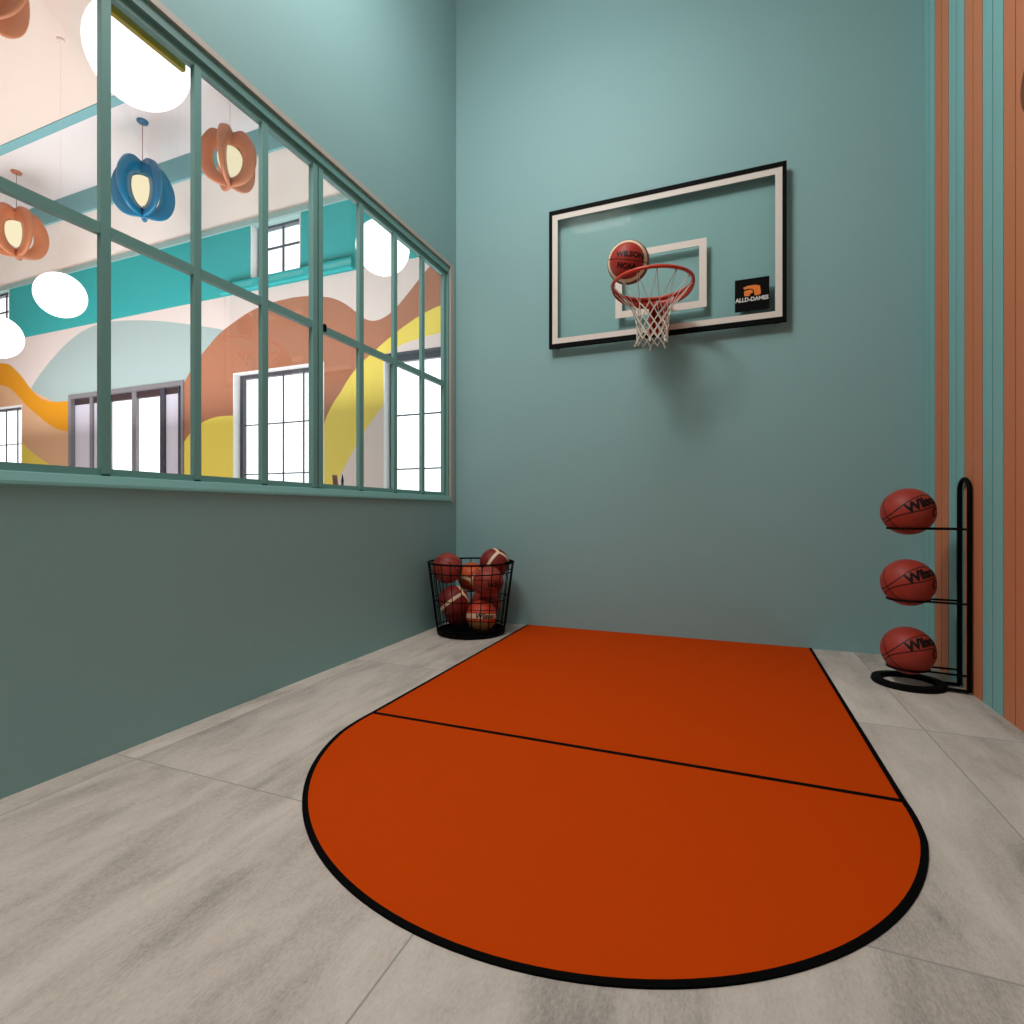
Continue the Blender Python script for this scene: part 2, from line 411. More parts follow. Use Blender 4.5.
def inside(p, poly):
    x, y = p; c = False; n = len(poly)
    for i in range(n):
        x1, y1 = poly[i]; x2, y2 = poly[i - 1]
        if (y1 > y) != (y2 > y) and x < (x2 - x1) * (y - y1) / (y2 - y1) + x1: c = not c
    return c
TB0, TB1 = 3.60, 4.42
OPEN = {'window_2': (-12.25, -10.34, .9, 2.55), 'door_1': (-9.15, -6.69, 0, 2.60), 'window_3': (-5.80, -4.362, .55, 2.605),
        'window_4': (-3.53, -2.33, .55, 2.60), 'window_5': (-5.50, -4.715, 3.75, 4.425), 'window_6': (-11.9, -10.69, 3.75, 4.45)}
rect = lambda r: [(r[0], r[2]), (r[1], r[2]), (r[1], r[3]), (r[0], r[3])]
MW = (XH, XL - .072, 0, HC)
verts = []; edg = []
def add_loop(p):
    s = len(verts); verts.extend(Vector(q) for q in p); edg.extend((s + i, s + (i + 1) % len(p)) for i in range(len(p)))
clampx = lambda p: [(min(max(x, MW[0] + .01), MW[1] - .01), min(max(z, .01), HC - .01)) for x, z in p]
add_loop(rect(MW)); add_loop(rect((MW[0], MW[1], TB0, TB1)))
for p in POLY.values(): add_loop(clampx(p))
for r in OPEN.values(): add_loop(rect(r))
cv, ce, cf, *_ = delaunay_2d_cdt(verts, edg, [], 1, 1e-4)
pal = [('shell_pink_wall', (222, 208, 202)), ('mural_pale_blue', (164, 181, 179)), ('mural_brown', (170, 112, 85)), ('mural_yellow', (232, 210, 92)),
       ('mural_amber', (220, 148, 26)), ('mural_tan', (216, 172, 136)), ('band_turquoise', (56, 168, 168)), ('upper_peach', (254, 244, 236))]
mural_mats = [paint(n, c, .7, .2, .02, 4) for n, c in pal]
bm = bmesh.new()
front = [bm.verts.new((v.x, YH, v.y)) for v in cv]
for f in cf:
    c = (sum(cv[i].x for i in f) / len(f), sum(cv[i].y for i in f) / len(f))
    if any(r[0] < c[0] < r[1] and r[2] < c[1] < r[3] for r in OPEN.values()): continue
    if c[1] > TB1: mi = 7
    elif c[1] > TB0: mi = 6
    else:
        mi = 0
        for name, idx in (('orange', 4), ('yellow_low', 3), ('tan', 5), ('yellow_right', 3), ('yellow_left', 3), ('brown', 2), ('blue', 1)):
            if inside(c, POLY[name]): mi = idx; break
    try: fc = bm.faces.new([front[i] for i in f]); fc.material_index = mi
    except ValueError: pass
bmesh.ops.delete(bm, geom=[v for v in bm.verts if not v.link_faces], context='VERTS')
ret = bmesh.ops.extrude_face_region(bm, geom=bm.faces[:])
bmesh.ops.translate(bm, verts=[g for g in ret['geom'] if isinstance(g, bmesh.types.BMVert)], vec=(0, .16, 0))
struct('wall_far', bm, mural_mats)
struct('wall_hall_left', boxes((XH - .2, XH, YF - .2, YH + .2, 0, HC)), M_peach)
struct('wall_hall_front', boxes((XH, XL - .072, YF - .2, YF, 0, HC)), M_peach)
struct('ceiling_hall', boxes((XH - .2, XL - .072, YREC - .2, YH + .2, HC, HC + .15)), M_ceil)
struct('ceiling_soffit', boxes((XH - .2, XL - .072, YF - .2, YREC, HS, HS + .4)), M_peach)
struct('trim_1', boxes((XH, XL - .072, YH - .02, YH + .01, TB1, 4.495), bev=.004), M_trimtrans)
struct('trim_2', boxes((XH, XL - .072, YH - .03, YH + .01, HS, HC), bev=.004), M_beam)
struct('trim_3', boxes((XH, XL - .072, YREC - .09, YREC + .012, HS - .012, HS + .1), bev=.003), M_beam)
struct('trim_4', boxes((-5.98, -3.93, YH - .06, YH + .005, TB0 + .01, 3.735), bev=.012), mural_mats[6])

def hall_window(name, r, reveal, rows, cols, bar=.03, fw=.05, head=None):
    x0, x1, z0, z1 = r
    w = bpy.data.objects.new(name, None); COL.objects.link(w); w['kind'] = 'structure'
    t = .012; yb = YH + .2
    bm = bmesh.new()
    box(bm, x0 - .002, x0 + t, YH - .004, yb, z0, z1); box(bm, x1 - t, x1 + .002, YH - .004, yb, z0, z1)
    box(bm, x0 + t, x1 - t, YH - .004, yb, z1 - t, z1 + .002, 1); box(bm, x0 + t, x1 - t, YH - .004, yb, z0 - .002, z0 + t)
    obj('window_reveal', bm, [reveal, head or reveal], w)
    a0, a1, b0, b1 = x0 + t, x1 - t, z0 + t, z1 - t
    y0, y1 = YH + .09, YH + .14
    bm = bmesh.new()
    box(bm, a0, a0 + fw, y0, y1, b0, b1); box(bm, a1 - fw, a1, y0, y1, b0, b1)
    box(bm, a0 + fw, a1 - fw, y0, y1, b1 - fw, b1); box(bm, a0 + fw, a1 - fw, y0, y1, b0, b0 + fw)
    obj('window_frame', bm, M_darkframe, w)
    for c in cols: obj('glazing_bar', boxes((c - bar / 2, c + bar / 2, y0 + .015, y0 + .03, b0 + fw, b1 - fw)), M_darkframe, w)
    for q in rows: obj('glazing_bar', boxes((a0 + fw, a1 - fw, y0 + .016, y0 + .029, q - bar / 2, q + bar / 2)), M_darkframe, w)
    obj('pane', boxes((a0 + fw, a1 - fw, y0 + .020, y0 + .025, b0 + fw, b1 - fw)), M_glass, w)
    return w
hall_window('window_2', OPEN['window_2'], M_white, [1.955, 1.32], [-10.69, -11.01, -11.33, -11.65, -11.97], .014, .03)
hall_window('window_3', OPEN['window_3'], M_white, [1.955, 1.33], [-5.49, -5.09, -4.77], .014, .05)
hall_window('window_4', OPEN['window_4'], M_white, [1.93, 1.33], [-3.10, -2.72], .016, .06, M_darkframe)
hall_window('window_5', OPEN['window_5'], M_white, [4.14], [-5.09], .026, .03, M_trimtrans)
hall_window('window_6', OPEN['window_6'], M_white, [4.14], [-11.0, -11.4], .026, .03, M_trimtrans)

# entrance door with side lights
x0, x1, z0, z1 = OPEN['door_1']
dr = bpy.data.objects.new('door_1', None); COL.objects.link(dr); dr['kind'] = 'structure'
bm = bmesh.new()
box(bm, x0, x0 + .07, YH - .012, YH + .10, 0, z1); box(bm, x1 - .05, x1, YH - .012, YH + .10, 0, z1); box(bm, x0 + .07, x1 - .05, YH - .012, YH + .10, z1 - .06, z1)
obj('door_frame', bm, M_greyframe, dr)
for a, b_, m in ((-8.70, -8.635, M_greyframe), (-8.33, -8.25, M_greyframe), (-7.765, -7.675, M_greyframe), (-7.19, -7.10, M_darkframe), (-6.835, -6.815, M_darkframe)):
    obj('door_post', boxes((a, b_, YH + .02, YH + .065, .02, z1 - .06)), m, dr)
obj('head_rail', boxes((x0 + .07, x1 - .05, YH + .04, YH + .09, z1 - .15, z1 - .06)), paint('dark_head_rail', (62, 44, 48), .5), dr)
for a, b_ in ((x0 + .07, -8.70), (-8.635, -8.33), (-7.10, -6.835)):
    obj('frosted_side_light', boxes((a, b_, YH + .045, YH + .055, .03, z1 - .15)), M_frost, dr)['label'] = 'pale lavender frosted glass'
for a, b_ in ((-8.25, -7.765), (-7.675, -7.19), (-6.815, x1 - .05)):
    obj('door_glass', boxes((a, b_, YH + .045, YH + .055, .03, z1 - .15)), M_glass, dr)

# pendant lamps with five curved fins round an egg shaped bulb
def make_pendant(name_mat, label, loc, cord_len, S, rot, group='fin pendant lamps in the hall', cordmat=M_cordg):
    t = thing('pendant_lamp', label, 'lamp', loc, group)
    obj('canopy', lathe(bmesh.new(), [(0, cord_len), (.063, cord_len), (.059, cord_len - .018), (0, cord_len - .022)], n=24), name_mat, t, True)
    obj('cord', tube(bmesh.new(), [(0, 0, .27 * S), (0, 0, cord_len - .01)], .004, 6), cordmat, t)
    bulb = bmesh.new(); pr = []
    for i in range(17):
        a = PI * i / 16
        z = -math.cos(a) * .255 * S + .01 * S
        r = math.sin(a) ** .9 * .225 * S * (.72 + .28 * (i / 16.0) * 1.5 if i < 12 else 1.035)
        pr.append((max(0, r), z))
    pr[0] = (0, pr[0][1]); pr[-1] = (0, pr[-1][1])
    obj('bulb', lathe(bulb, pr, n=28), M_bulb, t, True)
    NP = 5; n = 30
    for k in range(NP):
        a = rot + 2 * PI * k / NP
        u = Vector((math.cos(a), math.sin(a), 0)); w = Vector((-math.sin(a), math.cos(a), 0))
        bm = bmesh.new(); rows = []
        for i in range(n + 1):
            s = i / n; q = -PI / 2 + PI * s                       # from bottom to top
            ro = .50 * S * abs(math.cos(q)) ** .62; zo = .50 * S * (math.sin(q) * .92 + .04 * math.cos(q))
            ro += .02 * S
            ri = .262 * S * abs(math.cos(q)) ** .8 + .012 * S; zi = .30 * S * math.sin(q) - .005 * S
            zo += .06 * S * math.exp(-((s - .86) / .09) ** 2)
            th_o = S * (.030 + .075 * s ** 1.3); th_i = S * (.018 + .030 * s)
            rows.append([bm.verts.new(u * r_ + w * t_ + Vector((0, 0, z_))) for r_, t_, z_ in
                         ((ri, -th_i, zi), ((ro + ri) / 2, -(th_o + th_i) / 1.9, (zo + zi) / 2), (ro - .02 * S, -th_o * .86, zo), (ro, -th_o * .4, zo * 1.015), (ro, th_o * .4, zo * 1.015),
                          (ro - .02 * S, th_o * .86, zo), ((ro + ri) / 2, (th_o + th_i) / 1.9, (zo + zi) / 2), (ri, th_i, zi))])
        for r0, r1 in zip(rows, rows[1:]):
            for j in range(8): bm.faces.new((r0[j], r0[(j + 1) % 8], r1[(j + 1) % 8], r1[j]))
        bm.faces.new(rows[0][::-1]); bm.faces.new(rows[-1])
        obj('fin', bm, name_mat, t, True)
    return t
make_pendant(M_bluelamp, 'blue finned pendant lamp behind the second glass column', (-6.55, 4.36, 4.72), HC - 4.72, .66, 1.178)
make_pendant(M_copperlamp, 'copper finned pendant lamp just right of the blue one', (-5.11, 4.36, 4.73), HC - 4.73, .60, 1.50, cordmat=M_cordw)
make_pendant(M_copperlamp, 'copper finned pendant lamp left of the blue one, full shade in view', (-9.15, 4.36, 4.70), HC - 4.70, .67, 1.248)
make_pendant(M_copperlamp, 'copper finned pendant lamp cut off by the top left corner', (-5.12, 2.2, 4.80), HS - 4.80, .68, .5)

# round glowing globes
def make_globe(label, loc, r):
    t = thing('globe_lamp', label, 'lamp', loc, 'white globe lamps in the hall')
    obj('globe', sphere(bmesh.new(), r, u=48, v=32), M_globe, t, True)
    top = HS - loc[2]
    obj('cord', tube(bmesh.new(), [(0, 0, r * .98), (0, 0, top - .015)], .0008, 6), M_peach, t)
    obj('canopy', lathe(bmesh.new(), [(0, top), (.035, top), (.03, top - .012), (0, top - .014)], n=20), M_peach, t, True)
make_globe('largest white globe lamp, close behind the glass under the olive strip', (-2.405, 1.585, 2.862), .2)
make_globe('white globe lamp seen through the panes nearest the room corner', (-2.44, 3.44, 2.87), .2)
make_globe('white globe lamp in front of the turquoise band, whole oval in view', (-5.76, 3.08, 2.87), .2)
make_globe('white globe lamp cut by the left photo edge', (-7.07, 3.2, 2.68), .22)

# chairs in the hall whose tops show over the sill
def make_chair(label, loc, rz, m, padded):
    t = thing('bar_chair', label, 'chair', loc); t.rotation_euler = (0, 0, rz)
    obj('seat', boxes((-.2, .2, -.19, .19, .70, .75), bev=.015), m, t)
    for sx in (-1, 1):
        for sy in (-1, 1):
            obj('leg', tube(bmesh.new(), [(sx * .17, sy * .16, .70), (sx * .2, sy * .2, 0)], .014, 8), M_black, t)
    if padded:
        bm = bmesh.new(); n = 14; prof = []
        for i in range(n + 1):
            q = PI * i / n; prof.append((math.cos(q) * .17, 1.0 + math.sin(q) * .135))
        prof = [(.18, .78)] + prof + [(-.18, .78)]
        a = [bm.verts.new((x, .17 + (z - .75) * .12, z)) for x, z in prof]; b_ = [bm.verts.new((x, .205 + (z - .75) * .12, z)) for x, z in prof]
        bm.faces.new(a); bm.faces.new(b_[::-1])
        for i in range(len(prof)): bm.faces.new((a[i], b_[i], b_[(i + 1) % len(prof)], a[(i + 1) % len(prof)]))
        obj('backrest', bm, m, t)
        for sx in (-1, 1): obj('back_post', tube(bmesh.new(), [(sx * .12, .18, .72), (sx * .12, .20, .9)], .01, 8), M_black, t)
    else:
        obj('back_post', tube(bmesh.new(), [(-.17, .17, .72), (-.17, .2, 1.115), (-.17, .2, 1.135), (-.17, .2, 1.2)], .01, 8, radii=[.010, .011, .014, .002]), M_black, t)
        obj('back_post', tube(bmesh.new(), [(.17, .17, .72), (.17, .2, 1.0)], .01, 8), M_black, t)
        obj('backrest', boxes((-.16, .16, .185, .2, .86, .93), bev=.005), m, t)
make_chair('brown backed chair, top just showing over the window sill', (-2.600, 3.451, 0), 2.25, M_chair, True)
make_chair('black chair with a thin pointed post showing over the sill', (-3.036, 3.833, 0), .3, M_black, False)

# ------------------------------------------------------------------ court mat
CX, KY = -.4545, 1.889
def outline(wl, wa, n=72):
    pts = [(CX - wl, 3.797), (CX - wl, KY)]
    for i in range(1, n):
        a = PI + PI * i / n
        e = min(1, min(i, n - i) / (n * .07)); r = wl + (wa - wl) * e
        pts.append((CX + r * math.cos(a), KY + r * 1.010 * math.sin(a)))
    pts += [(CX + wl, KY), (CX + wl, 3.797)]
    return pts
mat = thing('court_mat', 'orange half court key marking with black border on the floor', 'court marking', (CX, KY, 0))
def local(bm):
    bmesh.ops.translate(bm, verts=bm.verts[:], vec=(-CX, -KY, 0)); return bm
outer = outline(.944, .957); inner = outline(.927, .9405)
obj('key_area', local(prism(bmesh.new(), inner, 0, .004, 'z')), M_orange, mat)
bm = bmesh.new()
for i in range(len(outer) - 1):
    q = [outer[i], outer[i + 1], inner[i + 1], inner[i]]
    v = [bm.verts.new((x, y, .0045)) for x, y in q]; d = [bm.verts.new((x, y, 0)) for x, y in q]
    bm.faces.new(v)
    for a, b_ in ((0, 1), (2, 3)): bm.faces.new((v[a], v[b_], d[b_], d[a]))
bmesh.ops.remove_doubles(bm, verts=bm.verts[:], dist=1e-5)
obj('border_line', local(bm), M_blackmatte, mat)
obj('free_throw_line', local(boxes((CX - .927, CX + .927, KY - .010, KY + .010, .003, .0048))), M_blackmatte, mat)

# ------------------------------------------------------------------ basketball hoop on the back wall
BX0, BX1, BZ0, BZ1, BY0, BY1 = -1.205, .345, 2.042, 3.040, 3.735, 3.762
hp = thing('basketball_hoop', 'wall mounted basketball hoop with glass backboard on the teal wall', 'basketball hoop', (-.43, BY1, 2.045))
HO = Vector((-.43, BY1, 2.045))
def hl(bm):
    bmesh.ops.translate(bm, verts=bm.verts[:], vec=-HO); return bm
fw = .024
obj('board_frame', hl(boxes((BX0, BX0 + fw, BY0, BY1, BZ0, BZ1), (BX1 - fw, BX1, BY0, BY1, BZ0, BZ1), (BX0 + fw, BX1 - fw, BY0, BY1, BZ0, BZ0 + .030), (BX0 + fw, BX1 - fw, BY0, BY1, BZ1 - .030, BZ1))), M_black, hp)
obj('board_glass', hl(boxes((BX0 + fw, BX1 - fw, BY0 + .008, BY0 + .018, BZ0 + .03, BZ1 - .03))), M_boardglass, hp)
def ring_rect(x0, x1, z0, z1, w, y0, y1):
    return boxes((x0, x0 + w, y0, y1, z0, z1), (x1 - w, x1, y0, y1, z0, z1), (x0 + w, x1 - w, y0, y1, z0, z0 + w), (x0 + w, x1 - w, y0, y1, z1 - w, z1))
obj('border_stripe', hl(ring_rect(BX0 + fw, BX1 - fw, BZ0 + .03, BZ1 - .03, .040, BY0 + .004, BY0 + .008)), M_cream, hp)['label'] = 'cream white border stripe'
obj('target_square', hl(ring_rect(-.722, -.124, 2.198, 2.652, .046, BY0 + .004, BY0 + .008)), M_cream, hp)['label'] = 'cream white target square'
for x in (BX0 + .05, BX1 - .05):
    for z in (BZ0 + .016, BZ1 - .016):
        obj('wall_bracket', hl(boxes((x - .015, x + .015, BY1 - .001, YB, z - .006, z + .006))), M_black, hp)
plate = obj('maker_plate', hl(boxes((.047, .247, BY0 - .004, BY0 + .008, 2.134, 2.336))), M_black, hp)
plate['label'] = 'square black plate with orange emblem and white lettering'
bm = prism(bmesh.new(), [(.096, 2.282), (.121, 2.29), (.147, 2.291), (.172, 2.289), (.192, 2.282), (.197, 2.255), (.198, 2.230), (.182, 2.224), (.162, 2.224), (.160, 2.241), (.157, 2.258), (.147, 2.269), (.121, 2.272), (.101, 2.269)], BY0 - .008, BY0 - .004)
prism(bm, [(.101, 2.258), (.121, 2.263), (.142, 2.264), (.152, 2.253), (.150, 2.242), (.139, 2.239), (.135, 2.234), (.134, 2.224), (.102, 2.227)], BY0 - .008, BY0 - .004)
bmesh.ops.translate(bm, verts=bm.verts[:], vec=-HO)
obj('emblem', bm, M_logo, plate)
bm = text_bm('ALLD-DAMES', .036, .0012, 0, .98)
for v in bm.verts: v.co = Vector((.1465 + v.co.x * .92, BY0 - .0055, 2.203 + v.co.y)) - HO
obj('lettering', bm, M_logotext, plate)
# bracket, rim, net
RC = Vector((-.423, 3.35, 2.24)); RR = .238
bm = boxes((-.49, -.36, 3.712, 3.735, 2.05, 2.245), bev=.004)
box(bm, -.475, -.46, 3.60, 3.714, 2.07, 2.23); box(bm, -.39, -.375, 3.60, 3.714, 2.07, 2.23)
prism(bm, [(-.60, 3.545), (-.49, 3.720), (-.36, 3.720), (-.25, 3.545), (-.33, 3.592), (-.423, 3.603), (-.52, 3.592)], 2.232, 2.245, 'z')
obj('rim_bracket', hl(bm), M_rim, hp)
bm = bmesh.new(); tube(bm, circle(RC, RR, 72), .0105, 10, closed=True)
n = 40
prev = None
for i in range(n + 1):                                                # tapering flange round the rear half
    a = PI * (.02 + .96 * i / n); hgt = .058 * math.sin(a) ** .8
    r0, r1 = RR + .003, RR + .010
    cur = [bm.verts.new((RC.x + r * math.cos(a), RC.y + r * math.sin(a), z)) for r, z in ((r0, RC.z), (r1, RC.z), (r1, RC.z - hgt - .004), (r0, RC.z - hgt - .004))]
    if prev:
        for j in range(4): bm.faces.new((prev[j], prev[(j + 1) % 4], cur[(j + 1) % 4], cur[j]))
    prev = cur
obj('rim', hl(bm), M_rim, hp, True)
NH = 13
net = bmesh.new()
lev = [(2.226, .236), (2.092, .118), (2.056, .104), (2.020, .098), (1.984, .094), (1.950, .091), (1.916, .090), (1.886, .093)]
rnd = random.Random(3)
grid = []
for L, (z, r) in enumerate(lev):
    row = []
    for k in range(NH):
        a = 2 * PI * (k + (.5 if L % 2 else 0)) / NH + .12
        j = .004 if L > 1 else 0
        row.append(Vector((RC.x + (r + rnd.uniform(-j, j)) * math.cos(a), RC.y + (r + rnd.uniform(-j, j)) * math.sin(a), z + rnd.uniform(-j, j))))
    grid.append(row)
for k in range(NH):
    p = grid[0][k]; q = Vector((RC.x, RC.y, RC.z)); d = (p - q); d.z = 0; d.normalize()
    hk = bmesh.new(); tube(hk, [q + d * (RR + .004) + Vector((0, 0, -.006)), q + d * (RR - .004) + Vector((0, 0, -.020)), q + d * (RR - .013) + Vector((0, 0, -.008))], .0028, 6)
    obj('net_hook', hl(hk), M_rim, hp)
for L in range(len(lev) - 1):
    rad = .0021 if L == 0 else .0034
    for k in range(NH):
        kk = [(k, k), (k, (k - 1) % NH)] if L % 2 == 0 else [(k, k), (k, (k + 1) % NH)]
        for a, b_ in kk:
            tube(net, [grid[L][a], grid[L + 1][b_]], rad, 6)
for L in range(1, len(lev)):
    for k in range(NH): bmesh.ops.create_icosphere(net, subdivisions=1, radius=.0052, matrix=Matrix.Translation(grid[L][k]))
for k in (1, 3, 6, 7, 9, 11):                                            # loose ends
    p = grid[-1][k]; d = p - RC; d.z = 0; d.normalize()
    tube(net, [p, p + d * .012 + Vector((0, 0, -.022))], .004, 6, radii=[.004, .0055])
obj('net', hl(net), M_net, hp)

# ------------------------------------------------------------------ basketballs
M_bplain = ball_mat('orange_basketball', (164, 54, 40), .115, 'plain')
M_bdark = ball_mat('dark_basketball', (150, 52, 40), .106, 'plain')
M_bring = ball_mat('ringed_basketball', (168, 42, 26), .12, 'ringed', (120, 40, 30))
M_bfork = ball_mat('maroon_striped_basketball', (128, 34, 32), .106, 'forked')
M_bfork2 = ball_mat('orange_striped_basketball', (206, 84, 32), .106, 'forked')
M_blabel = ball_mat('banded_basketball', (206, 70, 40), .106, 'label', (150, 110, 60), (226, 190, 160))
M_ink = paint('black_ink', (12, 9, 9), .5)

def wrap_text(body, size, R, d, u, offset=.0, shear=0.0, spacing=1.0, lift=.0006):
    """lettering laid on the ball: d = centre direction, u = up (local)"""
    bm = text_bm(body, size, offset, shear, spacing)
    for _ in range(3):
        le = [e for e in bm.edges if e.calc_length() > .012]
        if not le: break
        bmesh.ops.subdivide_edges(bm, edges=le, cuts=1)
        bmesh.ops.triangulate(bm, faces=bm.faces[:])
    d = Vector(d).normalized(); u = Vector(u); u = (u - d * u.dot(d)).normalized(); r = u.cross(d)
    for v in bm.verts:
        ax, ay = v.co.x / R, v.co.y / R
        p = d * (math.cos(ax) * math.cos(ay)) + r * (math.sin(ax) * math.cos(ay)) + u * math.sin(ay)
        v.co = p.normalized() * (R + lift)
    return bm

def view_basis(c):
    v = (CAM - Vector(c)).normalized(); r = Vector((0, 0, 1)).cross(v).normalized(); return r, v.cross(r), v

def pose(c, pic_y, pic_z):
    """rotation whose local y and z axes point along the given (right, up, towards) directions as seen from the room"""
    r, u, v = view_basis(c)
    Y = (r * pic_y[0] + u * pic_y[1] + v * pic_y[2]).normalized(); Z = (r * pic_z[0] + u * pic_z[1] + v * pic_z[2])
    Z = (Z - Y * Z.dot(Y)).normalized(); X = Y.cross(Z)
    return Matrix((X, Y, Z)).transposed().to_quaternion()

def make_ball(R, mat, label, loc, group, pic_y, pic_z, texts=()):
    o = obj('basketball', sphere(bmesh.new(), R, u=56, v=36), mat, None, True)
    tag(o, label, 'basketball', group); o.location = loc
    o.rotation_mode = 'QUATERNION'; o.rotation_quaternion = pose(loc, pic_y, pic_z)
    for args in texts: obj('lettering', wrap_text(*args[:2], R, *args[2:]), M_ink, o)
    return o
def copy_ball(src, loc, label, pic_y, pic_z):
    c = src.copy(); COL.objects.link(c); c.location = loc; c['label'] = label
    c.rotation_quaternion = pose(loc, pic_y, pic_z)
    for ch in src.children:
        d = ch.copy(); COL.objects.link(d); d.parent = c
    return c

# rack with three balls by the right wall
RB = (.832, 3.2); RZ = [.771, .42, .084]; BR = .115
GR = 'basketballs on the wire rack'
PY, PZ = (-.69, -.27, .67), (-.478, .866, -.144)
b0 = make_ball(BR, M_bplain, 'red-brown basketball on the top ring of the black rack', (RB[0], RB[1], RZ[0] + .083), GR, PY, PZ,
               [('Wilson', .064, (-.955, .0, -.03), (.0, .05, 1), .0030, .12, .95), ('C', .062, (-.78, -.33, -.54), (0, 0, 1), .002)])
copy_ball(b0, (RB[0], RB[1], RZ[1] + .083), 'red-brown basketball on the middle ring of the black rack', PY, PZ)
copy_ball(b0, (RB[0], RB[1], RZ[2] + .083), 'red-brown basketball on the lowest ring of the black rack', PY, PZ)
rk = thing('ball_rack', 'black tubular rack with ring base standing against the striped boards', 'ball rack', (RB[0], RB[1], 0))
def rl(bm):
    bmesh.ops.translate(bm, verts=bm.verts[:], vec=(-RB[0], -RB[1], 0)); return bm
UX, UA, UB, UT = 1.05, 3.118, 3.235, 1.008
ur = (UB - UA) / 2; uc = (UA + UB) / 2
pts = [(UX, UA, .011), (UX, UA, UT - ur)] + [(UX, uc - ur * math.cos(PI * i / 14), UT - ur + ur * math.sin(PI * i / 14)) for i in range(1, 14)] + [(UX, UB, UT - ur), (UX, UB, .011)]
obj('upright_loop', rl(tube(bmesh.new(), pts, .0102, 12)), M_black, rk, True)
bm = lathe(bmesh.new(), [(.116, .001), (.151, .001), (.155, .008), (.151, .024), (.116, .026), (.112, .012), (.116, .001)], n=56)
obj('base_ring', bm, M_black, rk)
obj('base_bar', rl(tube(bmesh.new(), [(RB[0] + .12, UA + .02, .012), (UX, UA, .012)], .009, 8)), M_black, rk)
obj('base_bar', rl(tube(bmesh.new(), [(RB[0] + .14, UB - .0, .012), (UX, UB, .012)], .009, 8)), M_black, rk)
RH = .0865
for z in RZ:
    hr = obj('holder_ring', rl(tube(bmesh.new(), circle((RB[0], RB[1], z), RH, 40), .0045, 8, closed=True)), M_black, rk, True)
    for yy in (UA, UB):
        s = RB[1] + (.045 if yy == UB else -.055)
        xx = RB[0] + math.sqrt(RH ** 2 - (s - RB[1]) ** 2)
        obj('arm', rl(tube(bmesh.new(), [(xx, s, z), (UX, yy, z)], .005, 8)), M_black, hr)

# ball resting on the rim
hb = (-.552, 3.260, 2.352); HR = .124
make_ball(HR, M_bring, 'basketball with a cream ring resting on the hoop rim', hb, None, (-.97, .16, -.14), (.10, .98, -.14),
          [])
bl = COL.objects['basketball.003'] if 'basketball.003' in COL.objects else None
ringball = [o for o in COL.objects if o.name.startswith('basketball') and o.get('label', '').startswith('basketball with a cream ring')][0]
# local x axis points towards the room here: letters sit either side of the seam on that face
r_, u_, v_ = view_basis(hb)
qi = ringball.rotation_quaternion.inverted()
loc_dir = lambda a, b, c: qi @ (r_ * a + u_ * b + v_ * c)
upl = qi @ (u_ * .98 + r_ * .17)
obj('lettering', wrap_text('WILSON', .044, HR, loc_dir(.10, .36, .92), upl, .0022, 0, 1.0), M_ink, ringball)
obj('lettering', wrap_text('NCAA', .040, HR, loc_dir(-.08, -.14, .99), upl, .0022, 0, 1.0), M_ink, ringball)

# wire basket with balls in the corner
BC = (-1.681, 3.42)
bk = thing('wire_basket', 'black wire basket full of basketballs in the room corner', 'basket', (BC[0], BC[1], 0))
rad = lambda z: .235 + .066 * z / .5
bm = lathe(bmesh.new(), [(0, .003), (.236, .003), (.238, .006), (.240, .030), (.232, .030), (.230, .012), (0, .012)], n=48)
obj('base_tray', bm, M_black, bk)
for z, r in ((.5, .0065), (.435, .004), (.25, .0035), (.05, .004)):
    obj('hoop_wire', tube(bmesh.new(), circle((0, 0, z), rad(z), 56), r, 8, closed=True), M_black, bk, True)
NW = 26
for k in range(NW):
    a = 2 * PI * k / NW + .1
    obj('upright_wire', tube(bmesh.new(), [(rad(.012) * math.cos(a), rad(.012) * math.sin(a), .015), (rad(.5) * math.cos(a), rad(.5) * math.sin(a), .5)], .0034, 6), M_black, bk, True)
for s in (-1, 1):
    a = PI * .9 if s < 0 else -.1
    p = Vector((math.cos(a), math.sin(a), 0)) * rad(.5); w = Vector((-math.sin(a), math.cos(a), 0))
    obj('handle', tube(bmesh.new(), [p - w * .05 + Vector((0, 0, .5)), p * 1.0 - w * .045 + Vector((0, 0, .512)), p + w * .045 + Vector((0, 0, .512)), p + w * .05 + Vector((0, 0, .5))], .007, 8), M_black, bk, True)
R = .106; GB = 'basketballs in the wire basket'
make_ball(R, M_bdark, 'plain brown basketball at the top left of the wire basket', (-1.812, 3.314, .4602), GB, (-.5, .6, .6), (.3, .8, -.5))
make_ball(R, M_bfork, 'maroon basketball with cream fork stripes, highest in the wire basket', (-1.5587, 3.5493, .4845), GB, (.82, -.57, .3), (.24, .72, .62))
make_ball(R, M_bdark, 'plain red-brown basketball at the basket right front, below the highest ball', (-1.5252, 3.3715, .3723), GB, (-.95, .1, .2), (.15, .96, .2),
          [('Wilson', .05, (-.9, -.35, .0), (0, 0, 1), .0014, .15, .93)])
make_ball(R, M_bfork2, 'bright orange striped basketball half hidden in the basket middle', (-1.7479, 3.569, .3738), GB, (-.7, .7, .1), (-.35, .1, .9))
make_ball(R, M_bfork, 'maroon basketball with cream stripes at the lower left of the basket', (-1.7527, 3.2935, .2381), GB, (.57, -.82, .1), (.54, .50, .65))
lb = make_ball(R, M_blabel, 'orange basketball with a pale lettered band at the basket bottom', (-1.5672, 3.3526, .1381), GB, (-.75, .0, .66), (-.13, .97, .18))
q = lb.rotation_quaternion.inverted(); r_, u_, v_ = view_basis(lb.location)
dv = q @ (v_ * .97 + r_ * .22); dv.z = .0
obj('lettering', wrap_text('Wilson', .046, R, dv, (0, 0, 1), .0014, .1, 1.0), M_ink, lb)
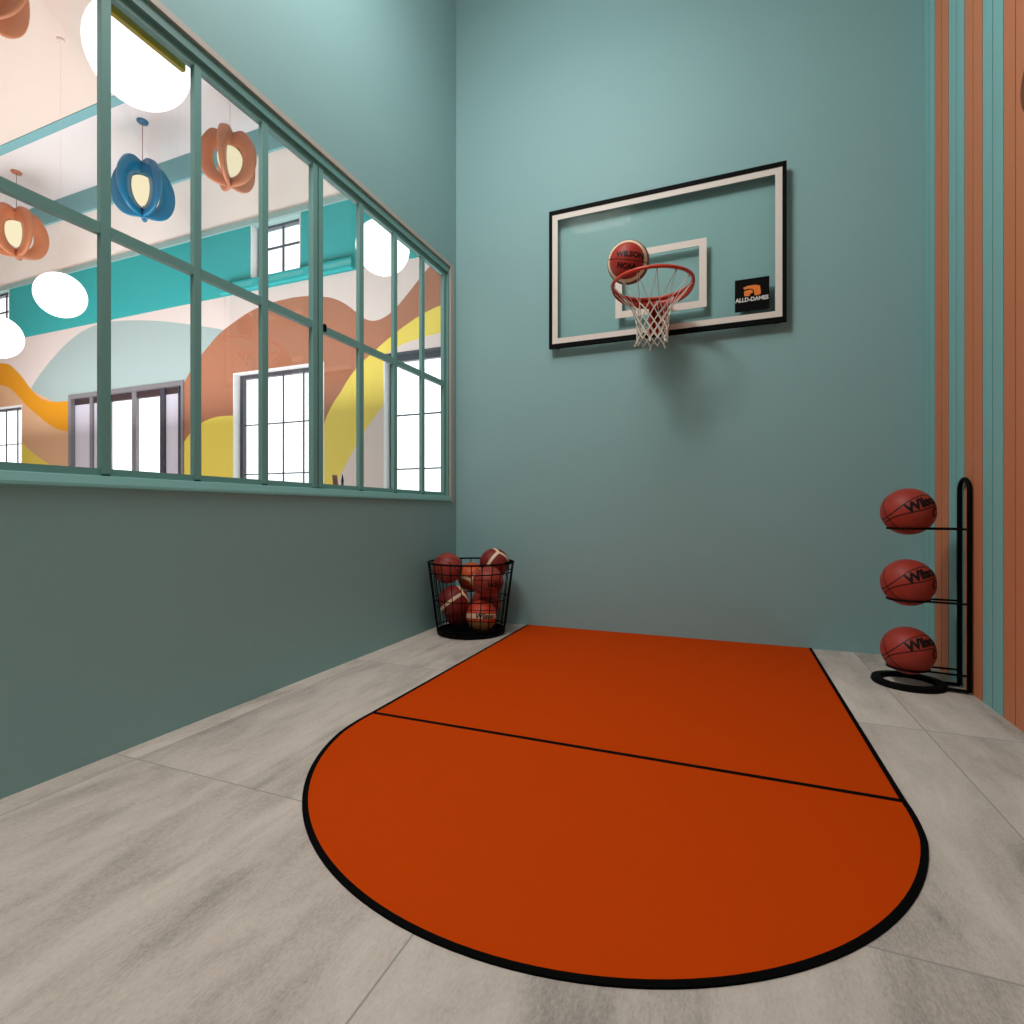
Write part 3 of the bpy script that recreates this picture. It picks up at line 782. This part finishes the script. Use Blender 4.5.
make_ball(R, M_bdark, 'dark basketball hidden low at the basket back, behind the lower left ball', (-1.8025, 3.4686, .128), GB, (.3, .9, .2), (.9, .1, .3))
make_ball(R, M_bdark, 'dark basketball hidden at the basket back right, behind the banded ball', (-1.6205, 3.5474, .2048), GB, (.9, .3, .2), (.1, .9, .3))

# round ornament on the striped wall at the right edge
bm = bmesh.new()
lathe(bm, [(0, .028), (.118, .028), (.128, .024), (.136, .012), (.138, 0), (0, 0)], n=56)
for v in bm.verts: v.co = Vector((-v.co.z, v.co.x, v.co.y))
o = obj('wall_disc', bm, M_disc, None); o.location = (XR, 2.500, 2.44)
tag(o, 'round dark copper disc on the striped boards at the right photo edge', 'wall ornament')

# ------------------------------------------------------------------ light
def area(name, loc, rot, sx, sy, power, rgb=(255, 255, 255), shape='RECTANGLE'):
    l = bpy.data.lights.new(name, 'AREA'); l.shape = shape; l.size = sx
    if shape == 'RECTANGLE': l.size_y = sy
    l.energy = power; l.color = lin(*rgb)[:3]
    o = bpy.data.objects.new(name, l); COL.objects.link(o); o.location = loc; o.rotation_euler = rot
    return o
def bulb(name, loc, r, power, rgb):
    l = bpy.data.lights.new(name, 'POINT'); l.shadow_soft_size = r; l.energy = power; l.color = lin(*rgb)[:3]
    o = bpy.data.objects.new(name, l); COL.objects.link(o); o.location = loc
    return o
bulb('court_unseen_point', (-.85, 2.65, 4.5), .42, 9, (255, 252, 250))  # unseen point light fitted to the court's wall brightness, no pendant hangs here
area('court_unseen_downlight', (-.75, 2.35, 4.3), (0, 0, 0), .6, .6, 9, (255, 252, 250))  # unseen downward panel, fitted to the court brightness with the point light
area('court_spot_light', (-1.6, .5, 4.8), (0, 0, 0), .8, .9, 102, (255, 250, 246))
bulb('court_wall_fill', (-1.1, 1.95, 4.1), .4, 44, (255, 252, 250))  # added point light that lifts the upper left wall, no fixture there
area('hall_wall_fill', (-6.4, .2, HS - .03), (math.radians(48), 0, 0), 8.0, 1.6, 88, (250, 252, 255))  # added tilted panel to brighten the far wall, not a ceiling fixture
area('hall_upper_fill', (-6.6, 3.8, 2.0), (math.radians(180), 0, 0), 7.5, 1.0, 142, (248, 251, 255))  # added invisible fill facing up, brightens hall ceiling and upper wall
area('hall_lower_fill', (-6.4, 3.3, .3), (math.radians(172), 0, 0), 7.5, 1.2, 72, (248, 251, 255))  # added fill hidden below the sill, brightens the lower mural
w = bpy.data.worlds.new('sky'); scene.world = w; w.use_nodes = True
bg = w.node_tree.nodes['Background']; bg.inputs[0].default_value = (.97, .98, 1, 1); bg.inputs[1].default_value = 2.2

scene.view_settings.view_transform = 'Standard'; scene.view_settings.look = 'None'
scene.view_settings.exposure = 0; scene.view_settings.gamma = 1
scene.view_settings.use_curve_mapping = False
